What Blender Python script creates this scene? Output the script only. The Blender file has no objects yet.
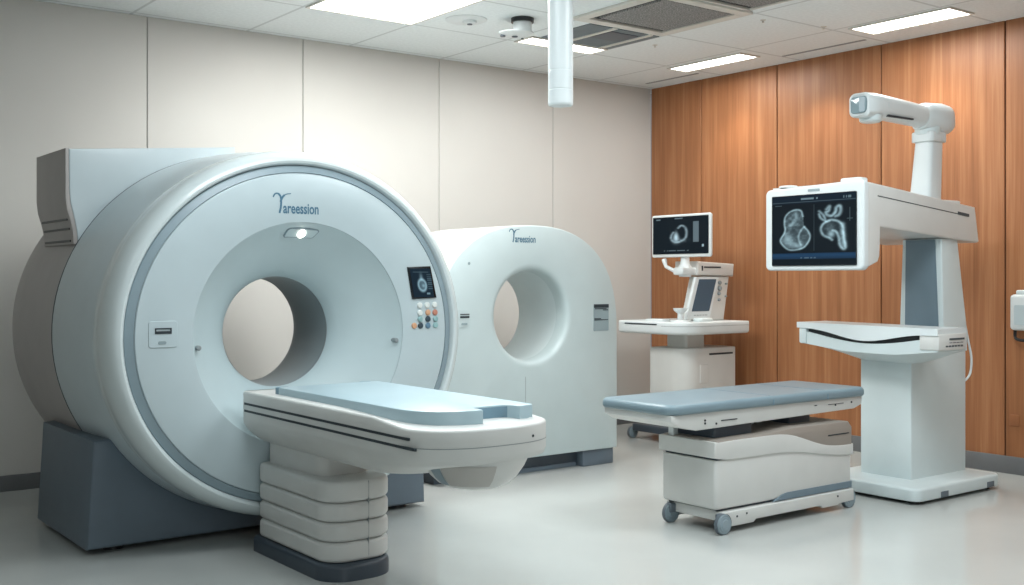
import bpy, bmesh, math, random
from mathutils import Vector, Matrix
random.seed(7)
SC = bpy.context.scene
COL = SC.collection
PI = math.pi

# ------------------------------------------------------------------ materials
def lin(c):
    return tuple(((x/12.92) if x <= .04045 else ((x+.055)/1.055)**2.4) for x in (v/255 for v in c))

def nodes_of(name):
    m = bpy.data.materials.new(name); m.use_nodes = True
    nt = m.node_tree
    return m, nt, nt.nodes['Principled BSDF']

def paint(name, rgb, rough=.4, spec=.5, metal=0., var=.05, scale=6., bump=0., coat=0.):
    """painted / moulded surface: slight cloudy variation in tone and gloss"""
    m, nt, b = nodes_of(name)
    tc = nt.nodes.new('ShaderNodeTexCoord')
    nz = nt.nodes.new('ShaderNodeTexNoise'); nz.inputs['Scale'].default_value = scale; nz.inputs['Detail'].default_value = 4
    nt.links.new(tc.outputs['Object'], nz.inputs['Vector'])
    c = lin(rgb)
    cr = nt.nodes.new('ShaderNodeValToRGB')
    cr.color_ramp.elements[0].position = .3; cr.color_ramp.elements[1].position = .7
    cr.color_ramp.elements[0].color = (*[x*(1-var) for x in c], 1)
    cr.color_ramp.elements[1].color = (*[min(1, x*(1+var)) for x in c], 1)
    nt.links.new(nz.outputs['Fac'], cr.inputs['Fac'])
    nt.links.new(cr.outputs['Color'], b.inputs['Base Color'])
    b.inputs['Roughness'].default_value = rough
    b.inputs['Specular IOR Level'].default_value = spec
    b.inputs['Metallic'].default_value = metal
    if coat: b.inputs['Coat Weight'].default_value = coat; b.inputs['Coat Roughness'].default_value = .12
    if bump:
        n2 = nt.nodes.new('ShaderNodeTexNoise'); n2.inputs['Scale'].default_value = 220
        nt.links.new(tc.outputs['Object'], n2.inputs['Vector'])
        bp = nt.nodes.new('ShaderNodeBump'); bp.inputs['Strength'].default_value = bump; bp.inputs['Distance'].default_value = .002
        nt.links.new(n2.outputs['Fac'], bp.inputs['Height']); nt.links.new(bp.outputs['Normal'], b.inputs['Normal'])
    return m

def glow(name, rgb, strength):
    m, nt, b = nodes_of(name)
    b.inputs['Base Color'].default_value = (*lin(rgb), 1)
    b.inputs['Emission Color'].default_value = (*lin(rgb), 1)
    b.inputs['Emission Strength'].default_value = strength
    return m

def wood_mat():
    m, nt, b = nodes_of('wood_veneer')
    N = nt.nodes.new; L = nt.links.new
    tc = N('ShaderNodeTexCoord'); ge = N('ShaderNodeNewGeometry')
    mul = N('ShaderNodeMath'); mul.operation = 'MULTIPLY'; mul.inputs[1].default_value = 37.
    L(ge.outputs['Random Per Island'], mul.inputs[0])
    cmb = N('ShaderNodeCombineXYZ'); L(mul.outputs[0], cmb.inputs['Y']); L(mul.outputs[0], cmb.inputs['Z'])
    add = N('ShaderNodeVectorMath'); add.operation = 'ADD'; L(tc.outputs['Object'], add.inputs[0]); L(cmb.outputs[0], add.inputs[1])
    mp = N('ShaderNodeMapping'); mp.inputs['Scale'].default_value = (1, 9, .28); L(add.outputs[0], mp.inputs['Vector'])
    n1 = N('ShaderNodeTexNoise'); n1.inputs['Scale'].default_value = 2.2; n1.inputs['Detail'].default_value = 5; n1.inputs['Distortion'].default_value = .5
    L(mp.outputs[0], n1.inputs['Vector'])
    mp2 = N('ShaderNodeMapping'); mp2.inputs['Scale'].default_value = (1, 70, 1.4); L(add.outputs[0], mp2.inputs['Vector'])
    n2 = N('ShaderNodeTexNoise'); n2.inputs['Scale'].default_value = 2.; n2.inputs['Detail'].default_value = 3
    L(mp2.outputs[0], n2.inputs['Vector'])
    mx = N('ShaderNodeMix'); mx.data_type = 'FLOAT'; mx.inputs['Factor'].default_value = .30
    L(n1.outputs['Fac'], mx.inputs['A']); L(n2.outputs['Fac'], mx.inputs['B'])
    cr = N('ShaderNodeValToRGB'); e = cr.color_ramp.elements
    e[0].position = .30; e[0].color = (*lin((134, 88, 56)), 1)
    e[1].position = .70; e[1].color = (*lin((174, 124, 86)), 1)
    k = e.new(.5); k.color = (*lin((154, 102, 67)), 1)
    L(mx.outputs['Result'], cr.inputs['Fac']); L(cr.outputs['Color'], b.inputs['Base Color'])
    b.inputs['Roughness'].default_value = .42
    b.inputs['Specular IOR Level'].default_value = .35
    bp = N('ShaderNodeBump'); bp.inputs['Strength'].default_value = .06; bp.inputs['Distance'].default_value = .003
    L(n2.outputs['Fac'], bp.inputs['Height']); L(bp.outputs['Normal'], b.inputs['Normal'])
    return m

def floor_mat():
    m, nt, b = nodes_of('vinyl_floor')
    N = nt.nodes.new; L = nt.links.new
    tc = N('ShaderNodeTexCoord')
    n1 = N('ShaderNodeTexNoise'); n1.inputs['Scale'].default_value = .8; n1.inputs['Detail'].default_value = 4
    n2 = N('ShaderNodeTexNoise'); n2.inputs['Scale'].default_value = 260; n2.inputs['Detail'].default_value = 2
    L(tc.outputs['Object'], n1.inputs['Vector']); L(tc.outputs['Object'], n2.inputs['Vector'])
    mx = N('ShaderNodeMix'); mx.data_type = 'FLOAT'; mx.inputs['Factor'].default_value = .35
    L(n1.outputs['Fac'], mx.inputs['A']); L(n2.outputs['Fac'], mx.inputs['B'])
    cr = N('ShaderNodeValToRGB'); e = cr.color_ramp.elements
    e[0].position = .3; e[0].color = (*lin((172, 175, 172)), 1); e[1].position = .7; e[1].color = (*lin((189, 192, 189)), 1)
    L(mx.outputs['Result'], cr.inputs['Fac']); L(cr.outputs['Color'], b.inputs['Base Color'])
    rr = N('ShaderNodeMapRange'); rr.inputs['To Min'].default_value = .10; rr.inputs['To Max'].default_value = .19
    L(n1.outputs['Fac'], rr.inputs['Value']); L(rr.outputs[0], b.inputs['Roughness'])
    b.inputs['Specular IOR Level'].default_value = .55
    return m

def ceiling_mat():
    m, nt, b = nodes_of('ceiling_tile')
    N = nt.nodes.new; L = nt.links.new
    tc = N('ShaderNodeTexCoord'); sp = N('ShaderNodeSeparateXYZ'); L(tc.outputs['Object'], sp.inputs[0])
    def line(sock, off):
        a = N('ShaderNodeMath'); a.operation = 'SUBTRACT'; L(sock, a.inputs[0]); a.inputs[1].default_value = off
        d = N('ShaderNodeMath'); d.operation = 'DIVIDE'; L(a.outputs[0], d.inputs[0]); d.inputs[1].default_value = .868
        p = N('ShaderNodeMath'); p.operation = 'PINGPONG'; L(d.outputs[0], p.inputs[0]); p.inputs[1].default_value = .5
        return p.outputs[0]
    mn = N('ShaderNodeMath'); mn.operation = 'MINIMUM'
    L(line(sp.outputs['X'], 5.136), mn.inputs[0]); L(line(sp.outputs['Y'], 5.96), mn.inputs[1])
    mr = N('ShaderNodeMapRange'); mr.inputs['From Min'].default_value = .008; mr.inputs['From Max'].default_value = .016
    L(mn.outputs[0], mr.inputs['Value'])
    nz = N('ShaderNodeTexNoise'); nz.inputs['Scale'].default_value = 40; L(tc.outputs['Object'], nz.inputs['Vector'])
    cr = N('ShaderNodeValToRGB'); e = cr.color_ramp.elements
    e[0].color = (*lin((222, 229, 230)), 1); e[1].color = (*lin((228, 235, 236)), 1); e[0].position = .35; e[1].position = .65
    L(nz.outputs['Fac'], cr.inputs['Fac'])
    mx = N('ShaderNodeMix'); mx.data_type = 'RGBA'
    L(mr.outputs[0], mx.inputs['Factor']); mx.inputs['A'].default_value = (*lin((196, 203, 204)), 1); L(cr.outputs['Color'], mx.inputs['B'])
    L(mx.outputs['Result'], b.inputs['Base Color'])
    b.inputs['Roughness'].default_value = .85; b.inputs['Specular IOR Level'].default_value = .2
    bp = N('ShaderNodeBump'); bp.inputs['Strength'].default_value = .25; bp.inputs['Distance'].default_value = .004
    L(mr.outputs[0], bp.inputs['Height']); L(bp.outputs['Normal'], b.inputs['Normal'])
    return m

def mesh_grille_mat():
    m, nt, b = nodes_of('perforated_grey')
    N = nt.nodes.new; L = nt.links.new
    tc = N('ShaderNodeTexCoord')
    ck = N('ShaderNodeTexVoronoi'); ck.inputs['Scale'].default_value = 62; ck.inputs['Randomness'].default_value = .25
    L(tc.outputs['Object'], ck.inputs['Vector'])
    cr = N('ShaderNodeValToRGB'); e = cr.color_ramp.elements
    e[0].position = .25; e[0].color = (*lin((70, 72, 74)), 1); e[1].position = .55; e[1].color = (*lin((160, 160, 158)), 1)
    L(ck.outputs['Distance'], cr.inputs['Fac']); L(cr.outputs['Color'], b.inputs['Base Color'])
    b.inputs['Roughness'].default_value = .7
    return m

def screen_mat(name, strength):
    m, nt, b = nodes_of(name)
    at = nt.nodes.new('ShaderNodeVertexColor'); at.layer_name = 'picture'
    b.inputs['Base Color'].default_value = (.002, .003, .004, 1)
    b.inputs['Roughness'].default_value = .3; b.inputs['Specular IOR Level'].default_value = .08
    nt.links.new(at.outputs['Color'], b.inputs['Emission Color'])
    b.inputs['Emission Strength'].default_value = strength
    return m

M = {}
M['scan_face'] = paint('scanner_face_paint', (186, 200, 204), .34, coat=.15, var=.02)
M['scan_rim'] = paint('scanner_rim_gloss', (206, 216, 217), .26, coat=.3, var=.02)
M['scan_band'] = paint('scanner_band_blue_grey', (140, 157, 165), .35, var=.03)
M['scan_body'] = paint('scanner_body_paint', (190, 202, 206), .33, coat=.15, var=.02)
M['scan_bore'] = paint('scanner_bore_paint', (196, 211, 214), .38, var=.02)
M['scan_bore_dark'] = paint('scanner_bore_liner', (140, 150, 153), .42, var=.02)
M['scan_back'] = paint('scanner_rear_shell', (170, 164, 161), .45, var=.04)
M['base_grey'] = paint('slate_base_paint', (98, 111, 122), .45, var=.04)
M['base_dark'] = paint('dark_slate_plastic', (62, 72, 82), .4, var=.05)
M['white'] = paint('white_plastic', (212, 219, 220), .36, coat=.1, var=.02)
M['white2'] = paint('cool_white_paint', (203, 214, 215), .38, var=.02)
M['arch_shaded'] = paint('arch_shaded_paint', (188, 201, 202), .36, var=.02)  # front darker than the shell: shade painted into its colour
M['arch_lit'] = paint('arch_lit_paint', (226, 230, 227), .36, var=.02)  # same white, lightened where the top and sides are brightly lit
M['warm'] = paint('warm_white_plastic', (205, 206, 203), .38, var=.025)
M['warm_dim'] = paint('warm_grey_plastic', (180, 177, 172), .42, var=.03)
M['lid_grey'] = paint('taupe_cover', (150, 142, 134), .45, var=.04)
M['cushion'] = paint('blue_grey_vinyl', (118, 138, 147), .32, var=.04, scale=3, bump=.06)
M['pad'] = paint('pale_blue_pad', (166, 188, 196), .34, var=.03, scale=3)
M['pad_dark'] = paint('pad_edge_blue', (112, 142, 158), .38, var=.03)
M['black'] = paint('black_plastic', (22, 25, 28), .35, var=.1)
M['seam'] = paint('dark_seam', (70, 78, 82), .6, var=.1)
M['seam_lt'] = paint('soft_seam', (140, 148, 150), .6, var=.05)
M['rubber'] = paint('grey_rubber', (96, 106, 114), .55, var=.08)
M['caster'] = paint('caster_blue_grey', (140, 156, 164), .4, var=.05)
M['metal'] = paint('brushed_metal', (190, 192, 192), .3, metal=.9)
M['blue_panel'] = paint('blue_grey_panel', (108, 126, 137), .4, var=.03)
M['logo'] = paint('logo_ink_blue', (72, 112, 134), .5)
M['logo_teal'] = paint('logo_ink_teal', (70, 150, 165), .5)
M['ink'] = paint('dark_ink', (40, 50, 56), .6)
M['ink_lt'] = paint('pale_ink', (140, 156, 160), .6)
M['vent_white'] = paint('vent_frame_white', (205, 203, 196), .55)
M['vent_shade'] = paint('vent_gap_shade', (30, 32, 34), .8)
M['vent_blue'] = paint('vent_louvre_grey', (96, 108, 114), .5, var=.1)
M['grille'] = mesh_grille_mat()
M['wall'] = paint('wall_panel_beige', (198, 196, 191), .6, spec=.3, var=.025, scale=1.2)
M['wall_gap'] = paint('wall_joint_grey', (150, 152, 150), .7)
M['wood'] = wood_mat()
M['wood_gap'] = paint('wood_joint_dark', (58, 32, 18), .7)
M['wood_plate'] = paint('socket_plate_brown', (150, 96, 60), .5)
M['floor'] = floor_mat()
M['ceiling'] = ceiling_mat()
M['base_board'] = paint('skirting_grey', (104, 106, 108), .5, var=.05)
M['glow'] = glow('light_diffuser', (255, 252, 244), 7.0)
M['led'] = glow('led_white', (255, 248, 235), 6.0)
M['screen'] = screen_mat('scan_picture', 1.0)
M['bezel_dark'] = paint('screen_glass_dark', (14, 22, 28), .18)
M['tablet_blue'] = glow('tablet_screen_blue', (58, 76, 90), .22)
M['lens'] = paint('lens_grey_glass', (120, 140, 146), .12, coat=.5)
BTN = {'w': paint('button_white', (220, 225, 222), .35), 'o': paint('button_orange', (206, 158, 124), .4), 'r': paint('button_red', (190, 130, 110), .4),
       'k': paint('button_dark', (52, 70, 80), .4), 'b': paint('button_blue', (92, 124, 146), .4), 't': paint('button_teal', (142, 176, 178), .4)}

# ------------------------------------------------------------------ object helpers
def thing(name, label, cat, loc=(0, 0, 0), rotz=0., group=None):
    o = bpy.data.objects.new(name, None); COL.objects.link(o)
    o.location = loc; o.rotation_euler = (0, 0, rotz); o.empty_display_size = .1
    o['label'] = label; o['category'] = cat
    if group: o['group'] = group
    return o

def finish(name, bm, mat, parent=None, label=None, angle=32, world=True):
    """link the bmesh as one object; vertices are given in world space, parent is an unrotated Empty"""
    bmesh.ops.recalc_face_normals(bm, faces=bm.faces[:])
    me = bpy.data.meshes.new(name)
    off = Vector((0, 0, 0))
    p = parent
    if world:
        while p is not None:
            off += p.location; p = p.parent
    if off.length: bmesh.ops.translate(bm, verts=bm.verts[:], vec=-off)
    bm.to_mesh(me); bm.free()
    mats = mat if isinstance(mat, (list, tuple)) else [mat]
    for k in mats: me.materials.append(k)
    for f in me.polygons: f.use_smooth = True
    me.set_sharp_from_angle(angle=math.radians(angle))
    o = bpy.data.objects.new(name, me); COL.objects.link(o)
    if parent is not None: o.parent = parent
    if label: o['label'] = label
    return o

def finish_each(name, bm, mat, parent=None, label=None, angle=32):
    """every separate piece of the bmesh becomes an object of its own"""
    left = set(bm.verts); out = []
    bm.verts.index_update()
    isl = {}; k = 0
    for v in bm.verts:
        if v in isl: continue
        st = [v]; isl[v] = k
        while st:
            q = st.pop()
            for e in q.link_edges:
                o = e.other_vert(q)
                if o not in isl: isl[o] = k; st.append(o)
        k += 1
    for i in range(k):
        nb = bmesh.new(); mp = {}
        for v in bm.verts:
            if isl[v] == i: mp[v] = nb.verts.new(v.co)
        for f in bm.faces:
            if isl[f.verts[0]] == i: nb.faces.new([mp[v] for v in f.verts])
        out.append(finish(name, nb, mat, parent, label, angle))
    bm.free()
    return out

def tag(o, label, cat, group=None):
    o['label'] = label; o['category'] = cat
    if group: o['group'] = group
    return o

def struct(o):
    o['kind'] = 'structure'; return o

def BM(): return bmesh.new()

def box(bm, x0, x1, y0, y1, z0, z1, bev=0., seg=2, mi=0):
    vs = [bm.verts.new((x, y, z)) for x in (x0, x1) for y in (y0, y1) for z in (z0, z1)]
    idx = [(0, 1, 3, 2), (4, 6, 7, 5), (0, 4, 5, 1), (2, 3, 7, 6), (0, 2, 6, 4), (1, 5, 7, 3)]
    fs = [bm.faces.new([vs[i] for i in f]) for f in idx]
    for f in fs: f.material_index = mi
    bmesh.ops.recalc_face_normals(bm, faces=fs)
    if bev:
        es = list({e for f in fs for e in f.edges})
        r = bmesh.ops.bevel(bm, geom=es, offset=bev, segments=seg, profile=.5, affect='EDGES')
        for f in r['faces']: f.material_index = mi
    return vs

def loft(bm, rings, cap0=True, cap1=True, closed=True, mi=0):
    R = [[bm.verts.new(p) for p in ring] for ring in rings]
    n = len(R[0])
    for a, b in zip(R, R[1:]):
        for i in range(n if closed else n-1):
            j = (i+1) % n
            try:
                f = bm.faces.new((a[i], a[j], b[j], b[i])); f.material_index = mi
            except ValueError: pass
    if cap0: bm.faces.new(R[0][::-1]).material_index = mi
    if cap1: bm.faces.new(R[-1]).material_index = mi
    return R

def rrect(x0, x1, y0, y1, r, seg=6):
    if not isinstance(r, (list, tuple)): r = (r,)*4       # corners: x1y1, x0y1, x0y0, x1y0
    out = []
    for k, (cx, cy, sx, sy, a0) in enumerate(((x1, y1, -1, -1, 0), (x0, y1, 1, -1, 90), (x0, y0, 1, 1, 180), (x1, y0, -1, 1, 270))):
        rr = max(r[k], 1e-4)
        for i in range(seg+1):
            a = math.radians(a0+90*i/seg)
            out.append((cx+sx*rr+rr*math.cos(a), cy+sy*rr+rr*math.sin(a)))
    return out

def inset2(pts, d):
    """push a 2D loop inwards by d along vertex normals (ccw)"""
    n = len(pts); out = []
    for i in range(n):
        p0 = Vector(pts[i-1]); p1 = Vector(pts[i]); p2 = Vector(pts[(i+1) % n])
        a = (p1-p0); b = (p2-p1)
        if a.length < 1e-7: a = b
        if b.length < 1e-7: b = a
        na = Vector((-a.y, a.x)).normalized(); nb = Vector((-b.y, b.x)).normalized()
        nn = (na+nb)
        if nn.length < 1e-6: nn = na
        nn.normalize()
        c = max(.35, nn.dot(na))
        out.append(tuple(p1+nn*(d/c)))
    return out

def ccw(pts):
    s = sum(a[0]*b[1]-b[0]*a[1] for a, b in zip(pts, pts[1:]+pts[:1]))
    return pts if s > 0 else pts[::-1]

def slab(bm, pts, a, b, axis='Z', bev0=0., bev1=0., seg=3, mi=0):
    """extrude a 2D outline along an axis with rounded rims; axis Z: (x,y); Y: (x,z); X: (y,z)"""
    pts = ccw(list(pts))
    def P(q, t):
        return {'Z': (q[0], q[1], t), 'Y': (q[0], t, q[1]), 'X': (t, q[0], q[1])}[axis]
    s = 1 if b > a else -1
    rings = []
    if bev0:
        for i in range(seg):
            th = PI/2*i/seg
            rings.append([P(q, a+s*bev0*(1-math.sin(th))) for q in inset2(pts, bev0*(1-math.cos(th)) if False else bev0*(1-math.sin(PI/2-(PI/2-th)))*1.0)])
        rings = [[P(q, a+s*bev0*(1-math.cos(PI/2*i/seg))) for q in inset2(pts, bev0*(1-math.sin(PI/2*i/seg)))] for i in range(seg)]
    rings.append([P(q, a+s*bev0) for q in pts])
    if bev1:
        rings.append([P(q, b-s*bev1) for q in pts])
        for i in range(1, seg+1):
            rings.append([P(q, b-s*bev1*(1-math.sin(PI/2*i/seg))) for q in inset2(pts, bev1*(1-math.cos(PI/2*i/seg)))])
    else:
        rings.append([P(q, b) for q in pts])
    return loft(bm, rings, mi=mi)

def lathe(bm, prof, c, axis='Y', seg=96, sx=1., sz=1., mi=0, caps=False):
    """prof: (radius, position along axis)"""
    rings = []
    for q_ in prof:
        r, t = q_[0], q_[1]; sx_ = q_[2] if len(q_) > 2 else sx
        ring = []
        for i in range(seg):
            a = 2*PI*i/seg
            u, v = r*math.cos(a)*sx_, r*math.sin(a)*sz
            ring.append({'Y': (c[0]+u, t, c[2]+v), 'Z': (c[0]+u, c[1]+v, t), 'X': (t, c[1]+u, c[2]+v)}[axis])
        rings.append(ring)
    return loft(bm, rings, cap0=caps, cap1=caps, mi=mi)

def tube(bm, pts, r, seg=8, cyc=False):
    pts = [Vector(p) for p in pts]; rings = []
    up = Vector((.13, .27, .95)).normalized()
    for i, p in enumerate(pts):
        t = (pts[min(i+1, len(pts)-1)]-pts[max(i-1, 0)]).normalized()
        s = t.cross(up)
        if s.length < .05: s = t.cross(Vector((1, 0, 0)))
        s.normalize(); w = s.cross(t)
        rr = r[i] if isinstance(r, (list, tuple)) else r
        rings.append([tuple(p+s*rr*math.cos(2*PI*k/seg)+w*rr*math.sin(2*PI*k/seg)) for k in range(seg)])
    loft(bm, rings)

def spline(pts, n=8):
    pts = [Vector(p) for p in pts]; out = []
    P = [pts[0]*2-pts[1]]+pts+[pts[-1]*2-pts[-2]]
    for i in range(1, len(P)-2):
        p0, p1, p2, p3 = P[i-1:i+3]
        for k in range(n):
            t = k/n
            out.append(.5*((2*p1)+(p2-p0)*t+(2*p0-5*p1+4*p2-p3)*t*t+(3*p1-p0-3*p2+p3)*t**3))
    out.append(pts[-1]); return out

def ribbon(bm, pts, w, mapf):
    """flat stroke from 2D points with width(s), placed by mapf(u,v)"""
    P = [Vector((p[0], p[1])) for p in pts]; prev = None
    for i, p in enumerate(P):
        t = (P[min(i+1, len(P)-1)]-P[max(i-1, 0)]).normalized(); n = Vector((-t.y, t.x))
        ww = w[i] if isinstance(w, (list, tuple)) else w
        a = bm.verts.new(mapf(*(p+n*ww/2))); b = bm.verts.new(mapf(*(p-n*ww/2)))
        if prev: bm.faces.new((prev[0], a, b, prev[1]))
        prev = (a, b)

def lettering(name, txt, size, mapf, mat, parent, thick=.001):
    """letters as real flat mesh; mapf maps (u,v) to world"""
    cu = bpy.data.curves.new('tmp_text', 'FONT'); cu.body = txt; cu.size = size; cu.resolution_u = 3; cu.offset = .0022
    to = bpy.data.objects.new('tmp_text', cu); COL.objects.link(to)
    dg = bpy.context.evaluated_depsgraph_get(); dg.update()
    me0 = bpy.data.meshes.new_from_object(to.evaluated_get(dg))
    bpy.data.objects.remove(to); bpy.data.curves.remove(cu)
    bm = BM(); bm.from_mesh(me0); bpy.data.meshes.remove(me0)
    for v in bm.verts: v.co = Vector(mapf(v.co.x, v.co.y))
    return bm

def text_width(bm, axis=0):
    xs = [v.co[axis] for v in bm.verts]; return min(xs), max(xs)

def picture(name, f, nu, nv, mapf, parent, mat=None):
    """a screen image as a fine grid whose colours are computed here"""
    bm = BM()
    V = [[bm.verts.new(mapf(i/nu, j/nv)) for i in range(nu+1)] for j in range(nv+1)]
    for j in range(nv):
        for i in range(nu):
            bm.faces.new((V[j][i], V[j][i+1], V[j+1][i+1], V[j+1][i]))
    cols = [f(i/nu, j/nv) for j in range(nv+1) for i in range(nu+1)]
    bm.verts.index_update()
    o = finish(name, bm, mat or M['screen'], parent)
    ca = o.data.color_attributes.new('picture', 'FLOAT_COLOR', 'POINT')
    for i, c in enumerate(cols): ca.data[i].color = (*c, 1)
    return o

# ------------------------------------------------------------------ setting
XR, YB, ZC = 7.60, 7.76, 3.25
X0, Y0 = -3.0, -3.4
bm = BM(); box(bm, X0-.2, XR+.2, Y0-.2, YB+.2, -.12, 0); struct(finish('floor', bm, M['floor']))
bm = BM(); box(bm, X0-.2, XR+.2, Y0-.2, YB+.2, ZC, ZC+.12); struct(finish('ceiling', bm, M['ceiling']))
bm = BM()
box(bm, X0, XR, YB+.012, YB+.2, 0, ZC, mi=1)
xs = [X0, -2.35, -1.1, .15, 1.40, 2.65, 3.86, 5.12, 6.36, XR]
for a, b in zip(xs, xs[1:]): box(bm, a+.003, b-(.003 if b < XR else 0), YB, YB+.02, 0, ZC, bev=.003, seg=1)
struct(finish('wall_back', bm, [M['wall'], M['wall_gap']]))
bm = BM()
box(bm, XR+.014, XR+.2, Y0, YB, 0, ZC, mi=1)
ys = [YB, 7.10, 6.21, 5.175, 4.153, 3.13, 2.1, 1.08, .06, -.96, -1.98, Y0]
for a, b in zip(ys[1:], ys): box(bm, XR, XR+.02, a+.005, b-.005, 0, ZC, bev=.003, seg=1)
struct(finish('wall_right', bm, [M['wood'], M['wood_gap']]))
bm = BM(); box(bm, X0-.2, X0, Y0, YB, 0, ZC); struct(finish('wall_left', bm, M['wall']))
bm = BM(); box(bm, X0, XR, Y0-.2, Y0, 0, ZC); struct(finish('wall_front', bm, M['wall']))
bm = BM(); box(bm, X0, XR, YB-.014, YB, 0, .105, bev=.004); struct(finish('baseboard_back', bm, M['base_board']))
bm = BM(); box(bm, XR-.014, XR, Y0, YB-.014, 0, .125, bev=.004); struct(finish('baseboard_right', bm, M['base_board']))

# ------------------------------------------------------------------ ceiling fittings
def ceiling_light(x0, x1, y0, y1, label, group, power=None, fw=.018):
    t = thing('ceiling_light', label, 'ceiling light', ((x0+x1)/2, (y0+y1)/2, ZC), group=group)
    bm = BM()
    for a in ((x0, x1, y0, y0+fw), (x0, x1, y1-fw, y1), (x0, x0+fw, y0+fw, y1-fw), (x1-fw, x1, y0+fw, y1-fw)):
        box(bm, a[0], a[1], a[2], a[3], ZC-.012, ZC)
    finish('frame', bm, M['vent_white'], t)
    bm = BM(); box(bm, x0+fw, x1-fw, y0+fw, y1-fw, ZC-.007, ZC-.001)
    finish('diffuser', bm, M['glow'], t)
    l = bpy.data.lights.new('panel_lamp', 'AREA'); l.shape = 'RECTANGLE'
    l.size = (x1-x0)*.95; l.size_y = (y1-y0)*.95
    l.energy = power if power else 60*(x1-x0)*(y1-y0); l.color = (.97, .99, 1.0)
    lo = bpy.data.objects.new('panel_lamp', l); COL.objects.link(lo); lo.location = ((x0+x1)/2, (y0+y1)/2, ZC-.03)
    return t

ceiling_light(3.41, 4.26, 5.10, 6.82, 'large bright ceiling light panel above the big scanner, cut by the top edge', None, 70)
ceiling_light(5.20, 5.985, 6.60, 6.825, 'small bright light strip beside the louvred vent, behind the hanging white pole', None, 14)
ceiling_light(6.94, 7.19, 6.05, 6.89, 'slim ceiling light strip near the wood wall, nearer the room corner', 'slim lights along the wood wall', 12)
ceiling_light(6.90, 7.21, 4.16, 4.98, 'slim ceiling light strip near the wood wall, above the console arm', 'slim lights along the wood wall', 14)

# fittings that hang over the near half of the room, out of the picture: plain lamps
def lamp_area(x, y, w, h, e, col=(1, .97, .93)):
    l = bpy.data.lights.new('room_lamp', 'AREA'); l.shape = 'RECTANGLE'; l.size = w; l.size_y = h; l.energy = e; l.color = col
    o = bpy.data.objects.new('room_lamp', l); COL.objects.link(o); o.location = (x, y, ZC-.02)
for x, y, e in ((2.3, 3.9, 46), (4.6, 2.8, 72), (-1.2, 3.2, 10), (1.2, -.8, 24), (5.6, -.6, 26), (6.3, 1.4, 22)):
    lamp_area(x, y, 1.2, 1.2, e, (.90, .97, 1.0))
# soft fill light added behind the camera to brighten the fronts of things
l = bpy.data.lights.new('front_fill', 'AREA'); l.shape = 'RECTANGLE'; l.size = 3.4; l.size_y = 2.0; l.energy = 46; l.color = (.88, .96, 1.0)
o = bpy.data.objects.new('front_fill', l); COL.objects.link(o); o.location = (.6, -2.9, 1.55); o.rotation_euler = (math.radians(93), 0, math.radians(-24))
def wash(x, y, tx, ty, tz, e, ang, col, blend=.6):
    l = bpy.data.lights.new('wall_washer', 'SPOT'); l.energy = e; l.spot_size = math.radians(ang); l.spot_blend = blend; l.color = col; l.shadow_soft_size = .06
    o = bpy.data.objects.new('wall_washer', l); COL.objects.link(o); o.location = (x, y, ZC-.02)
    d = Vector((tx-x, ty-y, tz-(ZC-.02))); o.rotation_euler = d.to_track_quat('-Z', 'Y').to_euler()
wash(2.95, 6.85, 2.95, 7.76, 1.0, 13, 96, (.93, 1, 1), .8)
wash(4.7, 6.95, 4.75, 7.76, 1.0, 8, 92, (.95, 1, .98), .8)
wash(0.9, 6.85, .9, 7.76, 1.0, 6, 96, (.95, 1, 1), .8)
for y, e in ((6.62, 33), (5.68, 38), (4.66, 38), (3.6, 20)):
    wash(7.18, y, 7.6, y, 1.6, e, 84, (1, .88, .72), .8)

def vent(x0, x1, y0, y1, label, fw=.05):
    t = thing('ceiling_vent', label, 'ceiling vent', ((x0+x1)/2, (y0+y1)/2, ZC))
    bm = BM()
    for a in ((x0, x1, y0, y0+fw), (x0, x1, y1-fw, y1), (x0, x0+fw, y0+fw, y1-fw), (x1-fw, x1, y0+fw, y1-fw)):
        box(bm, a[0], a[1], a[2], a[3], ZC-.02, ZC, bev=.003, seg=1)
    finish('frame', bm, M['vent_white'], t)
    bm = BM(); box(bm, x0+fw, x1-fw, y0+fw, y1-fw, ZC-.004, ZC); finish('recess', bm, M['vent_shade'], t)  # flush plate, the shadow of the gap painted near black
    g = .055
    bm = BM(); box(bm, x0+fw+g, x1-fw-g*.3, y0+fw+g*.3, y1-fw-g, ZC-.016, ZC-.004, bev=.002, seg=1); finish('grille', bm, M['grille'], t, 'grey perforated grille plate')
    return t
vent(5.05, 5.95, 5.07, 5.955, 'square ceiling vent with white frame and grey perforated grille beside the hanging pole', .085)
vent(5.06, 5.86, 4.22, 5.03, 'square grey ceiling vent cut by the top edge of the photo', fw=.02)
t = thing('ceiling_vent', 'bluish louvred ceiling vent with white dividing bars next to the small light strip', 'ceiling vent', (5.63, 6.28, ZC))
bm = BM(); box(bm, 5.28, 5.985, 6.02, 6.585, ZC-.006, ZC); finish('louvre_panel', bm, M['vent_blue'], t)
bm = BM()
for x in (5.50, 5.865): box(bm, x, x+.035, 6.0, 6.59, ZC-.014, ZC-.004)
finish_each('dividing_bar', bm, M['vent_white'], t)
bm = BM(); box(bm, 5.56, 5.84, 6.10, 6.34, ZC-.010, ZC-.005); finish('louvre_flap', bm, M['base_dark'], t)
for (x0, x1, y0, y1, lb) in ((7.33, 7.36, 5.14, 5.94, 'thin grey slot diffuser in the ceiling above the middle wood panels'),
                             (7.33, 7.36, 6.90, 7.56, 'thin grey slot diffuser in the ceiling nearest the room corner')):
    bm = BM(); box(bm, x0, x1, y0, y1, ZC-.004, ZC); tag(finish('slot_diffuser', bm, M['seam_lt']), lb, 'slot vent', 'slot diffusers by the wood wall')

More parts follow.
